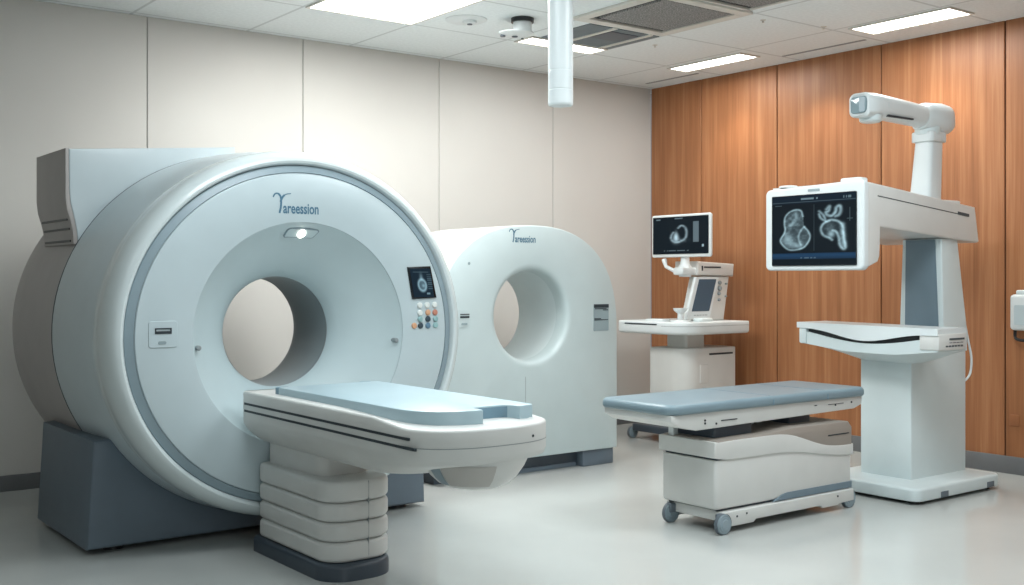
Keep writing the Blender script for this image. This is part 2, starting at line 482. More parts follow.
# hanging white pole
t = thing('ceiling_pole', 'white cylindrical pole hanging from the ceiling in front of the vents', 'pole', (3.74, 4.5, ZC))
bm = BM(); lathe(bm, [(.0, ZC), (.0665, ZC), (.0665, 2.505), (.0655, 2.503), (.0655, 2.498)], (3.74, 4.5, 0), 'Z', 48); finish('shaft', bm, M['white'], t, angle=12)
bm = BM(); lathe(bm, [(.0655, 2.498), (.0665, 2.496), (.0665, 2.402), (.0652, 2.400), (.0652, 2.396), (.0668, 2.394), (.0668, 2.325), (.063, 2.315), (.0, 2.313)], (3.74, 4.5, 0), 'Z', 48)
finish('end_cap', bm, M['white'], t, angle=12)
# detector and camera beside it
t = thing('smoke_detector', 'flat white round detector on the ceiling left of the ceiling camera', 'smoke detector', (4.50, 6.47, ZC))
bm = BM(); lathe(bm, [(.0, ZC), (.15, ZC), (.15, ZC-.004), (.13, ZC-.012), (.0, ZC-.016)], (4.50, 6.47, 0), 'Z', 40); finish('plate', bm, M['white'], t)
bm = BM(); lathe(bm, [(.05, ZC-.014), (.048, ZC-.03), (.03, ZC-.036), (.0, ZC-.037)], (4.51, 6.44, 0), 'Z', 24); finish('dome', bm, M['white'], t)
bm = BM(); lathe(bm, [(.02, ZC-.036), (.018, ZC-.042), (.0, ZC-.043)], (4.51, 6.44, 0), 'Z', 16); finish('sensor', bm, M['base_dark'], t, 'dark grey sensor tip')
t = thing('ceiling_camera', 'white ceiling camera with dark mounting ring and round plate near the hanging pole', 'camera', (4.78, 6.22, ZC))
bm = BM(); lathe(bm, [(.0, ZC), (.082, ZC), (.082, ZC-.03), (.0, ZC-.03)], (4.80, 6.20, 0), 'Z', 32); finish('mounting_ring', bm, M['black'], t, 'dark mounting ring')
bm = BM(); lathe(bm, [(.066, ZC-.03), (.066, ZC-.10), (.058, ZC-.11), (.0, ZC-.112)], (4.80, 6.20, 0), 'Z', 32); finish('housing', bm, M['white'], t)
bm = BM(); lathe(bm, [(.0, ZC-.085), (.125, ZC-.10), (.125, ZC-.108), (.09, ZC-.122), (.0, ZC-.125)], (4.77, 6.235, 0), 'Z', 40); finish('plate', bm, M['white'], t)
bm = BM()
for dx, dy, r in ((-.005, .01, .022), (-.08, .05, .018), (.08, .03, .010)):
    lathe(bm, [(r, ZC-.115), (r, ZC-.13), (0, ZC-.131)], (4.77+dx, 6.235+dy, 0), 'Z', 16)
finish_each('lens', bm, M['base_dark'], t, 'small dark lens')
for x, y, lb in ((6.185, 6.27, 'tiny ceiling sprinkler between the square vent and the slim light near the corner'),
                 (6.204, 4.895+.3, 'tiny ceiling sprinkler right of the square vent, left of its twin'), (6.72, 5.06, 'tiny ceiling sprinkler nearest the light above the console arm')):
    bm = BM(); lathe(bm, [(.0, ZC), (.022, ZC), (.018, ZC-.004), (.007, ZC-.006), (.006, ZC-.017), (.011, ZC-.019), (.0, ZC-.02)], (x, y, 0), 'Z', 16)
    tag(finish('ceiling_sprinkler', bm, M['vent_white']), lb, 'sprinkler', 'ceiling sprinklers')

# ------------------------------------------------------------------ large ring scanner
CX, CZ, SX = 2.645, 1.105, 1.055
YF = 5.30
S = thing('ring_scanner', 'large round pale blue scanner with wide bore on slate grey base, nearest on the left', 'medical scanner', (CX, 6.2, 0))
c = (CX, 0, CZ)
bm = BM(); lathe(bm, [(.589, YF+.008, 1.03), (.590, YF+.002, 1.03), (.594, YF, 1.03), (.838, YF), (.846, YF+.003), (.850, YF+.010)], c, 'Y', 128, sx=SX); face = finish('front_panel', bm, M['scan_face'], S)
bm = BM(); lathe(bm, [(.850, YF+.012), (.853, YF+.004), (.890, YF+.022), (.893, YF+.034)], c, 'Y', 128, sx=SX); finish('ring_chamfer', bm, M['scan_band'], S, 'chamfer round the front panel with its shade painted blue grey')  # shade of the chamfer painted as a darker tone all round
prof = [(.893, YF+.034), (.896, YF+.012), (.903, YF+.001), (.914, YF-.004), (.928, YF+.000), (.942, YF+.012), (.955, YF+.032), (.966, YF+.062), (.973, YF+.10), (.974, YF+.135), (.971, YF+.165), (.970, YF+.19), (.973, YF+.22)]
bm = BM(); lathe(bm, prof, c, 'Y', 128, sx=SX); finish('front_rim', bm, M['scan_rim'], S, 'glossy white rounded rim')
prof = [(.973, YF+.22), (.979, YF+.27), (.990, YF+.35), (1.0, YF+.46), (1.008, YF+.60), (1.012, YF+.74), (1.012, YF+.792), (1.004, YF+.798)]
bm = BM(); lathe(bm, prof, c, 'Y', 128, sx=SX); finish('barrel', bm, M['scan_body'], S)
prof = [(1.0, YF+.80), (1.010, YF+.806), (1.014, YF+.9), (1.016, YF+1.5), (1.012, YF+1.66), (.985, YF+1.77), (.93, YF+1.82), (.86, YF+1.83)]
bm = BM(); lathe(bm, prof, c, 'Y', 128, sx=SX); finish('rear_shell', bm, M['scan_back'], S, 'brownish grey rear shell')
bm = BM(); lathe(bm, [(1.002, YF+.796), (1.0132, YF+.797), (1.0132, YF+.806), (1.002, YF+.807)], c, 'Y', 128, sx=SX); finish('shell_seam', bm, M['seam'], S)
FUN = [(.589, YF+.008, 1.03), (.585, YF+.013), (.545, YF+.066), (.495, YF+.120), (.435, YF+.178), (.380, YF+.232), (.340, YF+.278), (.314, YF+.318), (.304, YF+.350)]
bm = BM(); lathe(bm, FUN, c, 'Y', 128, sx=1.03); finish('bore_funnel', bm, M['scan_bore'], S, 'flared pale mouth of the bore', angle=38)
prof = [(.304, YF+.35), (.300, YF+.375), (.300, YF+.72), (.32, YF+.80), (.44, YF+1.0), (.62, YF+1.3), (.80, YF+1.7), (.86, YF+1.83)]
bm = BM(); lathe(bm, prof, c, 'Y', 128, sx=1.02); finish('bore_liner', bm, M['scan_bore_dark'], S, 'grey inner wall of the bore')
# shoulder housing at upper left behind the barrel
out = []
xz = [(1.665, 2.09), (2.60, 2.165), (2.60, 1.75), (1.95, 1.70), (1.725, 1.590), (1.712, 1.60), (1.704, 1.66), (1.692, 1.72), (1.673, 1.80), (1.667, 1.86)]
bm = BM(); slab(bm, xz, YF+.80, YF+1.42, 'Y', bev0=.010, bev1=.01, seg=2)
sh = finish('shoulder_housing', bm, M['scan_body'], S, angle=25)
side = [(1.648, 2.093), (1.667, 2.096), (1.669, 1.865), (1.676, 1.80), (1.697, 1.72), (1.709, 1.655), (1.712, 1.580), (1.690, 1.582), (1.687, 1.645), (1.676, 1.70), (1.656, 1.765), (1.648, 1.83)]
bm = BM(); slab(bm, side, YF+.806, YF+1.40, 'Y', bev0=.004, bev1=.004, seg=2); finish('side_cover', bm, M['scan_back'], S, 'brownish grey side cover with vent grooves', angle=30)
bm = BM()
for zz, xx in ((1.715, 1.670), (1.665, 1.682), (1.600, 1.687)):
    box(bm, xx-.003, xx+.03, YF+.85, YF+1.36, zz-.006, zz+.006, bev=.002, seg=1)
finish_each('vent_groove', bm, M['black'], S, 'dark vent groove')
# base cradle
def cradle(x0, x1, zl, zr):
    pts = [(x0-.012, .028), (x1+.0, .028), (x1-.02, zr)]
    for i in range(25):
        a = math.radians(-32-116*i/24)
        pts.append((CX+SX*.985*math.cos(a), CZ+.985*math.sin(a)))
    pts = [p for p in pts if True]
    pts.append((x0+.02, zl))
    return pts
bm = BM(); slab(bm, cradle(1.652, 3.65, .575, .58), 5.685, 6.66, 'Y', bev0=.02, bev1=.02, seg=3); finish('base', bm, M['base_grey'], S, 'slate grey cradle base', angle=40)
for x, y in ((1.80, 5.80), (3.52, 5.80), (1.80, 6.55), (3.52, 6.55)):
    bm = BM(); lathe(bm, [(.0, .035), (.05, .035), (.05, 0), (.0, 0)], (x, y, 0), 'Z', 20); finish('levelling_foot', bm, M['black'], S)
# controls on the face
def on_face(y):
    return lambda u, v: (u, y, v)
bm = BM(); slab(bm, [(3.278, 1.462), (3.432, 1.468), (3.474, 1.287), (3.312, 1.280)], YF-.010, YF, 'Y', bev0=.004, bev1=.0, seg=2)
cs = finish('control_screen', bm, M['bezel_dark'], S, 'small black control screen')
def pic_small(u, v):
    s = 0
    d = math.hypot((u-.5)/.19, (v-.42)/.20)
    s += .9*math.exp(-((d-1)/.22)**2) + .25*(d < 1)
    s += .5*math.exp(-(((u-.5)/.07)**2+((v-.68)/.13)**2))
    s += .7*math.exp(-(((u-.56)/.08)**2+((v-.40)/.06)**2))
    if u > .78 and .25 < v < .8 and int(v*28) % 2 == 0: s += .22
    if .12 < u < .9 and .86 < v < .89: s += .25
    if .66 < u < .84 and .10 < v < .15: s += .7
    return (.010+.22*s, .022+.36*s, .035+.42*s)
def m_small(u, v):
    x = 3.290+.135*u+.030*(1-v); return (x, YF-.0115, 1.291+.163*v)
picture('screen_image', pic_small, 44, 48, m_small, cs)
bt = [('w', 3.362, 1.245), ('w', 3.412, 1.246), ('w', 3.462, 1.247), ('w', 3.364, 1.202), ('o', 3.418, 1.203), ('r', 3.466, 1.203),
      ('t', 3.366, 1.166), ('k', 3.418, 1.166), ('t', 3.470, 1.166), ('o', 3.326, 1.130), ('k', 3.368, 1.129), ('b', 3.418, 1.129), ('t', 3.470, 1.130)]
for k, x, z in bt:
    bm = BM(); lathe(bm, [(.017, YF), (.017, YF-.006), (.013, YF-.010), (.0, YF-.011)], (x, 0, z), 'Y', 16)
    finish('button', bm, BTN[k], S)
# hatch with slots at the left of the face
bm = BM(); slab(bm, rrect(1.815, 1.958, 1.060, 1.190, .014), YF-.004, YF, 'Y', bev0=.002, seg=1); h = finish('socket_plate', bm, M['scan_face'], S)
bm = BM(); box(bm, 1.846, 1.928, YF-.007, YF-.003, 1.128, 1.141); box(bm, 1.846, 1.928, YF-.008, YF-.003, 1.150, 1.156); box(bm, 1.846, 1.852, YF-.007, YF-.003, 1.141, 1.150); box(bm, 1.922, 1.928, YF-.007, YF-.003, 1.141, 1.150)
finish('socket', bm, M['ink'], h, 'dark socket slot')
bm = BM(); slab(bm, rrect(1.862, 1.902, 1.076, 1.092, .008), YF-.006, YF-.003, 'Y'); finish('mark', bm, M['ink_lt'], h)
# screws at the funnel edge
for x, z in ((2.075, 1.05), (3.222, 1.05)):
    bm = BM(); lathe(bm, [(.013, YF+.06), (.013, YF+.018), (.009, YF+.014), (.0, YF+.014)], (x, 0, z), 'Y', 16); finish('screw_cap', bm, M['seam_lt'], S, 'small grey screw cap')
# positioning light in the funnel top (follows the slope of the funnel)
def on_funnel(u, v, d=0.):
    """u metres sideways, v metres down the slope from the middle of the panel, d above the surface"""
    r0, y0, r1, y1 = .560, YF+.046, .495, YF+.120
    sl = Vector((y1-y0, r1-r0)).normalized()        # (along y, along radius)
    y = y0+sl.x*(v+.030); r = r0+sl.y*(v+.030)
    y += sl.y*d; r -= sl.x*d
    a = PI/2-(u+.012)/.54
    return (CX+r*1.03*math.cos(a), y, CZ+r*math.sin(a))
def funnel_patch(q, d0, d1, name, mat, parent, label):
    bm = BM(); loft(bm, [[on_funnel(x, y, d0) for x, y in q], [on_funnel(x, y, d1) for x, y in q]]); return finish(name, bm, mat, parent, label)
def skew(q, k): return [(x+k*y, y) for x, y in q]
dense = []
q0 = rrect(-.088, .088, -.036, .036, .016, 5)
for p, q in zip(q0, q0[1:]+q0[:1]):
    for k in range(6): dense.append((p[0]+(q[0]-p[0])*k/6, p[1]+(q[1]-p[1])*k/6))
funnel_patch(skew(dense, -.2), -.012, .004, 'light_rim', M['scan_band'], S, 'thin dark rim of the light panel')
lp = funnel_patch([(x*.94, y*.86) for x, y in skew(dense, -.2)], -.004, .0055, 'light_panel', M['scan_bore'], S, 'oblong light panel at the top of the bore mouth')
funnel_patch([(.021*math.cos(2*PI*i/20), .028*math.sin(2*PI*i/20)) for i in range(20)], .004, .017, 'lamp', M['led'], lp, 'glowing round lamp')

def brand(x, z, h, y, parent, word='areession', wid=.19):
    """swash Y followed by small letters"""
    f = on_face(y)
    bm = BM()
    ribbon(bm, spline([(x-.045*h/.1, z+.075*h/.1), (x-.03*h/.1, z+.098*h/.1), (x-.005*h/.1, z+.098*h/.1), (x+.012*h/.1, z+.07*h/.1), (x+.012*h/.1, z+.02*h/.1), (x+.002*h/.1, z-.03*h/.1)], 6), [.010*h/.1]*12+[.014*h/.1]*19, f)
    ribbon(bm, spline([(x+.008*h/.1, z+.045*h/.1), (x+.025*h/.1, z+.08*h/.1), (x+.05*h/.1, z+.098*h/.1), (x+.085*h/.1, z+.104*h/.1)], 6), [.014*h/.1]*10+[.006*h/.1]*9, lambda u, v: (u, y-.0006, v))
    finish('logo_swash', bm, M['logo'], parent)
    bm = lettering('logo', word, .1, lambda u, v: (u, 0, v), None, None)
    a, b = text_width(bm); k = wid/(b-a); kz = 1.02*h/.1
    for v in bm.verts: v.co = Vector((x+.028*h/.1+(v.co.x-a)*k, y, z-.028*h/.1+v.co.z*kz))
    finish('logo_lettering', bm, M['logo'], parent)
brand(2.500, 1.762, .078, YF-.0015, S, 'areession', .205)

# ------------------------------------------------------------------ patient couch
C = thing('patient_couch', 'long white patient couch with pale blue pad running into the large scanner', 'patient couch', (2.6, 4.5, 0))
XC = 2.64
def outline(hw, tip, yb=5.285, n=2.5, round_len=.27, seg=28):
    """plan outline with a rounded front end"""
    pts = []
    cy = tip+round_len
    for i in range(seg+1):
        a = PI*i/seg                      # from +x round the tip to -x
        ca, sa = math.cos(a), math.sin(a)
        pts.append((XC+hw*math.copysign(abs(ca)**(2/n), ca), cy-round_len*abs(sa)**(2/n)))
    for k in range(1, 9): pts.append((XC-hw, cy+(yb-cy)*k/8))
    for k in range(0, 9): pts.append((XC+hw, yb+(cy-yb)*k/8*.999))
    return pts
def sst(a, b, x):
    t = min(1, max(0, (x-a)/(b-a))); return t*t*(3-2*t)
def ztop(y): return .803+.023*sst(3.72, 3.98, y)
lay = [(.553, .20, 4.07), (.558, .225, 4.00), (.575, .255, 3.93), (.60, .290, 3.83), (.628, .318, 3.70), (.650, .334, 3.585), (.664, .342, 3.542), (.690, .345, 3.530)]
rings = [[(x, y, z) for x, y in outline(hw, tip)] for z, hw, tip in lay]
for dz, hw, tip in ((-.045, .345, 3.530), (-.012, .345, 3.530), (-.004, .342, 3.533), (0, .334, 3.541), (-.002, .325, 3.55)):
    rings.append([(x, y, ztop(y)+dz) for x, y in outline(hw, tip)])
bm = BM(); loft(bm, rings); finish('couch_body', bm, M['warm'], C, angle=50)
bm = BM()
for z in (.763, .727):
    p0, p1 = (XC-.3465, 5.27), (XC-.3465, 3.70)
    box(bm, p0[0], p0[0]+.01, p1[1]-(.05 if z < .74 else 0), p0[1], z-.0055, z+.0055)
    box(bm, XC+.3365, XC+.3465, p1[1], p0[1], z-.0055, z+.0055)
finish_each('side_groove', bm, M['ink'], C, 'dark groove along the side')
# seam round the tip
bm = BM()
o1 = [p for p in outline(.3462, 3.5288)][:29]
ribbon3 = [(x, y) for x, y in o1]
pv = None
for x, y in ribbon3:
    a = bm.verts.new((x, y, .7305)); b = bm.verts.new((x, y, .7275))
    if pv: bm.faces.new((pv[0], a, b, pv[1]))
    pv = (a, b)
finish('tip_seam', bm, M['seam_lt'], C)
bm = BM(); lathe(bm, [(.006, 3.563), (.006, 3.545)], (2.80, 0, .752), 'Y', 10, caps=True); finish_each('screw', bm, M['ink'], C)
# bowl under the tip
bm = BM()
prof = [(.0, .520), (.36, .522), (.52, .530), (.66, .546), (.80, .575), (.92, .615), (1.03, .668)]
loft(bm, [[(2.68+.225*r*math.cos(2*PI*i/48), 3.80+.245*r*math.sin(2*PI*i/48), z) for i in range(48)] for r, z in prof[1:]], cap1=True)
bowl = finish('under_bowl', bm, M['warm'], C)
bm = BM()
rr = []
for r, z in ((.665, .546), (.803, .575), (.922, .615), (.97, .640)):
    rr.append([(2.68+.2275*r*math.cos(a), 3.80+.2475*r*math.sin(a), z) for a in [math.radians(195+62*i/14) for i in range(15)]])
loft(bm, rr, cap0=False, cap1=False, closed=False); finish('bowl_panel', bm, M['warm_dim'], bowl, 'beige panel on the bowl')
bm = BM()
rr = []
for r, z in ((.665, .546), (.803, .575), (.922, .615), (.97, .640)):
    rr.append([(2.68+.2278*r*math.cos(a), 3.80+.2478*r*math.sin(a), z) for a in [math.radians(176+18*i/6) for i in range(7)]])
loft(bm, rr, cap0=False, cap1=False, closed=False); finish('bowl_stripe', bm, M['scan_band'], bowl, 'grey stripe on the bowl')
# pad
padp = [(2.935, 3.735), (2.935, 5.03), (2.37, 5.03), (2.37, 3.93), (2.377, 3.86), (2.40, 3.79), (2.45, 3.725), (2.53, 3.685), (2.60, 3.668), (2.635, 3.668), (2.64, 3.675), (2.64, 3.725), (2.655, 3.755), (2.69, 3.768), (2.80, 3.765), (2.825, 3.755), (2.835, 3.735), (2.84, 3.70), (2.845, 3.693), (2.918, 3.70), (2.93, 3.715)]
bm = BM(); slab(bm, padp, .79, .860, 'Z', bev1=.008, seg=2)
padz = finish('pad', bm, [M['pad'], M['pad_dark']], C, 'pale blue couch pad', angle=40)
for f in padz.data.polygons:
    if abs(f.normal.z) < .3: f.material_index = 1 if (abs(f.normal.x) < .75 and f.center.y < -.4 and f.center.x > .02 and f.center.x < .27) else 0
bm = BM(); box(bm, 2.37, 2.44, 5.03, 5.075, .812, .858, bev=.008); box(bm, 2.84, 2.91, 5.03, 5.075, .812, .858, bev=.008)
finish_each('pad_clip', bm, M['pad_dark'], C)
# pedestal
PX0, PX1, PY0, PY1 = 2.372, 2.748, 4.515, 5.285
bm = BM(); slab(bm, rrect(PX0-.014, PX1-.004, PY0-.03, PY1+.055, (.10, .05, .14, .16), 8), 0, .078, 'Z', bev1=.022, seg=3); finish('pedestal_foot', bm, M['base_dark'], C, 'dark slate pedestal foot', angle=40)
zs = [.078, .174, .266, .356, .458]
for a, b in zip(zs, zs[1:]):
    bm = BM(); slab(bm, rrect(PX0, PX1, PY0, PY1, (.08, .04, .12, .14), 8), a+.001, b-.001, 'Z', bev0=.022, bev1=.022, seg=4)
    finish('bellows_segment', bm, M['warm'], C, angle=60)
bm = BM(); box(bm, PX1-.165, PX1-.163, PY0-.0008, PY0+.02, .10, .45); finish('pedestal_seam', bm, M['seam_lt'], C)
bm = BM(); slab(bm, rrect(PX0+.05, PX1-.03, PY0+.18, PY1-.01, (.08, .04, .06, .10), 8), .455, .60, 'Z'); finish('pedestal_neck', bm, M['warm'], C, angle=50)

# ------------------------------------------------------------------ second scanner
YG, GB = 6.15, 7.02
GX, GZ = 4.85, 1.132
G = thing('arched_scanner', 'smaller white arched scanner with round bore behind the couch, at the back wall', 'medical scanner', (4.84, 6.8, 0))
def arch(x0=4.04, x1=5.67, zb=.12, zt=1.775, seg=40, d=0.):
    """flat-topped arch, outline in (x,z)"""
    pts = [(x1, zb)]
    cx = 4.86; n = 2.45
    hl, hr = cx-x0, x1-cx
    zc = 1.0; hh = zt-zc
    for i in range(seg+1):
        a = PI*i/seg
        ca, sa = math.cos(a), math.sin(a)
        h_ = hr if ca > 0 else hl
        pts.append((cx+h_*math.copysign(abs(ca)**(2/n), ca), zc+hh*abs(sa)**(2/n)))
    pts.append((x0, zb))
    return pts
# body with the bore: outer shell, front plate with hole, bore, back plate
outl = ccw(arch())
def resample(pts, n, c0):
    """points of the loop seen from c0 at n equal angles"""
    res = []
    m = len(pts)
    for i in range(n):
        a = 2*PI*i/n; d = Vector((math.cos(a), math.sin(a))); best = None
        for k in range(m):
            p = Vector(pts[k])-Vector(c0); q = Vector(pts[(k+1) % m])-Vector(c0)
            e = q-p; den = d.x*e.y-d.y*e.x
            if abs(den) < 1e-9: continue
            t = (p.x*e.y-p.y*e.x)/den; s = (p.x*d.y-p.y*d.x)/den
            if t > 0 and -1e-6 <= s <= 1+1e-6 and (best is None or t < best): best = t
        res.append((c0[0]+d.x*best, c0[1]+d.y*best))
    # pull nearest samples onto true corners
    for cp in ((pts[0]), (pts[-1])):
        k = min(range(n), key=lambda j: (res[j][0]-cp[0])**2+(res[j][1]-cp[1])**2); res[k] = cp
    return res
NR = 160
corn = [p for p in outl if abs(p[1]-.12) < 1e-6]
loop = resample(outl, NR, (GX, GZ))
for cp in corn:
    k = min(range(NR), key=lambda j: (loop[j][0]-cp[0])**2+(loop[j][1]-cp[1])**2); loop[k] = cp
def circ(r, sx=1.): return [(GX+r*sx*math.cos(2*PI*i/NR), GZ+r*math.sin(2*PI*i/NR)) for i in range(NR)]
def lo(pts, y): return [(p[0], y, p[1]) for p in pts]
bm = BM()
rings = [lo(loop, YG+.014), lo(inset2(loop, .004), YG+.004), lo(inset2(loop, .013), YG)]
rings += [lo(circ(.372), YG), lo(circ(.353), YG+.002), lo(circ(.339), YG+.008), lo(circ(.330), YG+.018), lo(circ(.324), YG+.034), lo(circ(.320), YG+.06), lo(circ(.318), YG+.12)]
loft(bm, rings, cap0=False, cap1=False); finish('front_panel', bm, M['arch_shaded'], G, angle=28)
bm = BM()
rings = [lo(loop, YG+.014), lo(loop, GB-.03), lo(inset2(loop, .03), GB), lo(circ(.56, 1.2), GB)]
loft(bm, rings, cap0=False, cap1=False); finish('shell', bm, M['arch_lit'], G, angle=40)
bm = BM()
rings = [lo(circ(.318), YG+.12), lo(circ(.318), YG+.56), lo(circ(.33, 1.01), YG+.59), lo(circ(.43, 1.08), YG+.64), lo(circ(.56, 1.2), GB)]
loft(bm, rings, cap0=False, cap1=False); finish('bore_liner', bm, M['white2'], G, 'white inner wall of the bore')
bm = BM()
box(bm, 4.08, 5.60, YG+.10, GB-.06, 0, .122)
finish('plinth', bm, M['base_dark'], G, 'dark slate recessed plinth')
bm = BM(); box(bm, 5.35, 5.655, YG+.03, YG+.5, 0, .120, bev=.006); finish('plinth_block', bm, M['base_grey'], G, 'grey corner block of the plinth')
bm = BM(); box(bm, 4.30, 5.33, YG+.085, YG+.105, .0, .03, bev=.003); finish('plinth_strip', bm, M['base_grey'], G)
brand(4.675, 1.672, .070, YG-.001, G, 'areession', .185)
bm = BM(); slab(bm, rrect(4.205, 4.305, 1.065, 1.185, .012), YG-.003, YG+.004, 'Y'); h = finish('socket_plate', bm, M['arch_shaded'], G)
bm = BM(); box(bm, 4.225, 4.300, YG-.006, YG, 1.128, 1.141); box(bm, 4.225, 4.300, YG-.006, YG, 1.150, 1.156); finish('socket', bm, M['ink'], h, 'dark socket slot')
bm = BM(); slab(bm, rrect(4.235, 4.285, 1.080, 1.094, .006), YG-.005, YG, 'Y'); finish('mark', bm, M['ink_lt'], h)
bm = BM(); slab(bm, rrect(5.430, 5.578, 1.005, 1.205, .008), YG-.004, YG+.004, 'Y'); h = finish('notice_label', bm, M['ink_lt'], G, 'grey printed notice label')
bm = BM()
box(bm, 5.431, 5.577, YG-.006, YG, 1.178, 1.204)
for z, a, b in ((1.168, 5.44, 5.555), (1.094, 5.435, 5.50), (1.085, 5.435, 5.57), (1.158, 5.52, 5.57)): box(bm, a, b, YG-.006, YG, z, z+.006)
finish('print', bm, M['ink'], h, 'dark header and print lines')
for x, z in ((4.30, 1.50),):
    bm = BM(); lathe(bm, [(.010, YG+.003), (.010, YG-.003), (0, YG-.004)], (x, 0, z), 'Y', 12); finish('screw_cap', bm, M['ink_lt'], G)
bm = BM(); box(bm, 4.788, 4.791, YG-.001, YG+.004, .13, .70); finish('panel_seam', bm, M['seam_lt'], G)

# ------------------------------------------------------------------ examination table
T = thing('examination_table', 'wheeled examination table with blue grey mattress on a white body, centre right', 'examination table', (5.07, 4.36, 0))
MX0, MX1, MY0, MY1 = 4.185, 5.915, 4.125, 4.70
bm = BM()
outm = rrect(MX0, MX1, MY0, MY1, (.05, .06, .09, .05), 8)
slab(bm, outm, .664, .722, 'Z', bev0=.020, bev1=.028, seg=5)
ma = finish('mattress', bm, M['cushion'], T, 'blue grey vinyl mattress', angle=60)
for x in (5.02, 5.52):
    bm = BM()
    box(bm, x-.0025, x+.0025, MY0+.026, MY1-.026, .7215, .7232); box(bm, x-.0035, x+.0035, MY0-.0018, MY0+.008, .672, .702)
    finish('mattress_seam', bm, M['pad_dark'], ma)
# frame under the mattress: sides taper inwards at the ends
pf = [(MX0+.025, .665), (MX0+.025, .632), (MX0+.09, .597), (MX0+.22, .570), (MX1-.20, .590), (MX1-.10, .592), (MX1-.03, .612), (MX1-.02, .665)]
bm = BM(); slab(bm, pf, MY0+.022, MY1-.022, 'Y', bev0=.008, bev1=.008, seg=2); fr = finish('frame', bm, M['warm'], T, 'white frame under the mattress', angle=40)
bm = BM()
yf = MY0+.020
box(bm, 4.60, 4.73, yf-.002, yf+.004, .609, .614); box(bm, 5.42, 5.44, yf-.002, yf+.004, .634, .639); box(bm, 5.55, 5.70, yf-.002, yf+.004, .632, .635)
for x, z in ((4.47, .622), (4.47, .606), (4.56, .598), (5.78, .634), (5.62, .627)): lathe(bm, [(.006, yf+.004), (.006, yf-.002)], (x, 0, z), 'Y', 10, caps=True)
finish_each('slot', bm, M['ink'], fr, 'dark slot or screw')
# lifting supports
bm = BM(); box(bm, 4.60, 4.92, 4.20, 4.50, .50, .60, bev=.01); box(bm, 5.30, 5.50, 4.24, 4.46, .50, .60, bev=.01); finish_each('lift_support', bm, M['base_dark'], T, 'dark grey lift support')
bm = BM()
for x, y in ((4.545, 4.46), (5.05, 4.40), (5.13, 4.40), (5.2, 4.40)): box(bm, x-.02, x+.02, y-.02, y+.02, .50, .585, bev=.004)
finish_each('bracket', bm, M['white'], T)
# body
BX0, BX1, BY0, BY1 = 4.52, 5.74, 4.115, 4.53
bm = BM(); slab(bm, rrect(BX0, BX1, BY0, BY1, .022, 4), .125, .398, 'Z', bev0=.02, bev1=.004, seg=3); finish('body', bm, M['warm'], T, angle=45)
# white upper shell with a wavy top edge and overhang to the left
wav = [(4.505, .500), (4.60, .503), (4.80, .505), (5.00, .505), (5.09, .500), (5.18, .485), (5.28, .457), (5.38, .427), (5.48, .403), (5.60, .390), (5.748, .386)]
wav = [tuple(p)[:2] for p in spline([(x, z, 0) for x, z in wav], 4)]
pl = [tuple(p)[:2] for p in spline([(4.505, .414, 0), (4.56, .404, 0), (4.64, .394, 0), (4.85, .392, 0), (5.08, .390, 0), (5.25, .375, 0), (5.45, .345, 0), (5.60, .325, 0), (5.748, .318, 0)], 4)]
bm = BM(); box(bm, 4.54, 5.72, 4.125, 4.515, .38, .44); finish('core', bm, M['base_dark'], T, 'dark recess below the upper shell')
bm = BM(); slab(bm, pl+wav[::-1], BY0-.008, BY1+.012, 'Y', bev0=.008, bev1=.010, seg=3); finish('upper_shell', bm, M['warm'], T, 'upper shell with a wavy edge', angle=50)
tc_ = [(4.52, .48), (5.735, .36), (5.735, .490), (5.70, .525), (5.2, .530), (4.95, .512), (4.53, .506)]
bm = BM(); slab(bm, tc_, BY0-.006, BY1, 'Y', bev0=.008, bev1=.008, seg=2); tcv = finish('top_cover', bm, M['lid_grey'], T, 'taupe top cover', angle=40)
bm = BM(); box(bm, 5.50, 5.70, BY0-.009, BY0-.004, .452, .458); finish_each('slot', bm, M['ink'], tcv)
# blue grey wedge low on the front
bm = BM(); slab(bm, [(5.0, .118), (5.735, .118), (5.735, .158), (5.12, .158), (5.07, .150)], BY0-.006, BY0+.05, 'Y', bev0=.003, seg=1); finish('accent_strip', bm, M['blue_panel'], T, 'blue grey accent strip')
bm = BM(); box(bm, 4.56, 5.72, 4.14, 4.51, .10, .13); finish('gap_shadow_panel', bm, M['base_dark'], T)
# chassis
ch = [(4.60, .034), (4.80, .034), (4.82, .050), (5.40, .050), (5.42, .034), (5.56, .034), (5.58, .042), (5.72, .046), (5.72, .114), (4.55, .114), (4.55, .05)]
bm = BM(); slab(bm, ch, 4.085, 4.15, 'Y', bev0=.004, bev1=.004, seg=2); slab(bm, ch, 4.47, 4.52, 'Y', bev0=.004, bev1=.004, seg=2)
box(bm, 4.555, 4.60, 4.15, 4.47, .062, .118, bev=.006); box(bm, 5.62, 5.68, 4.15, 4.47, .055, .108, bev=.006)
cz = finish('chassis', bm, M['warm'], T, angle=40)
bm = BM()
for x, z in ((4.66, .085), (4.74, .092), (5.56, .088)): lathe(bm, [(.006, 4.09), (.006, 4.082)], (x, 0, z), 'Y', 10, caps=True)
finish_each('screw', bm, M['ink'], cz)
def wheel(parent, x, y, r=.056, w=.036, name='caster', mat='caster'):
    wl = BM(); lathe(wl, [(.0, y-w/2-.004), (r*.45, y-w/2-.004), (r*.5, y-w/2), (r*.72, y-w/2), (r*.74, y-w/2+.003), (r*.92, y-w/2+.002), (r, y-w/2+.008), (r, y+w/2-.008), (r*.92, y+w/2-.002), (.0, y+w/2)], (x, 0, r), 'Y', 32)
    wh = finish(name, wl, M[mat], parent, angle=40)
    b = BM(); lathe(b, [(r*1.04, y-w/2+.006), (r*1.04, y+w/2-.006)], (x, 0, r*1.0), 'Y', 32)
    for v in b.verts: v.co.z = max(v.co.z, .0005)
    finish('tyre', b, M['rubber'], wh)
    return wh
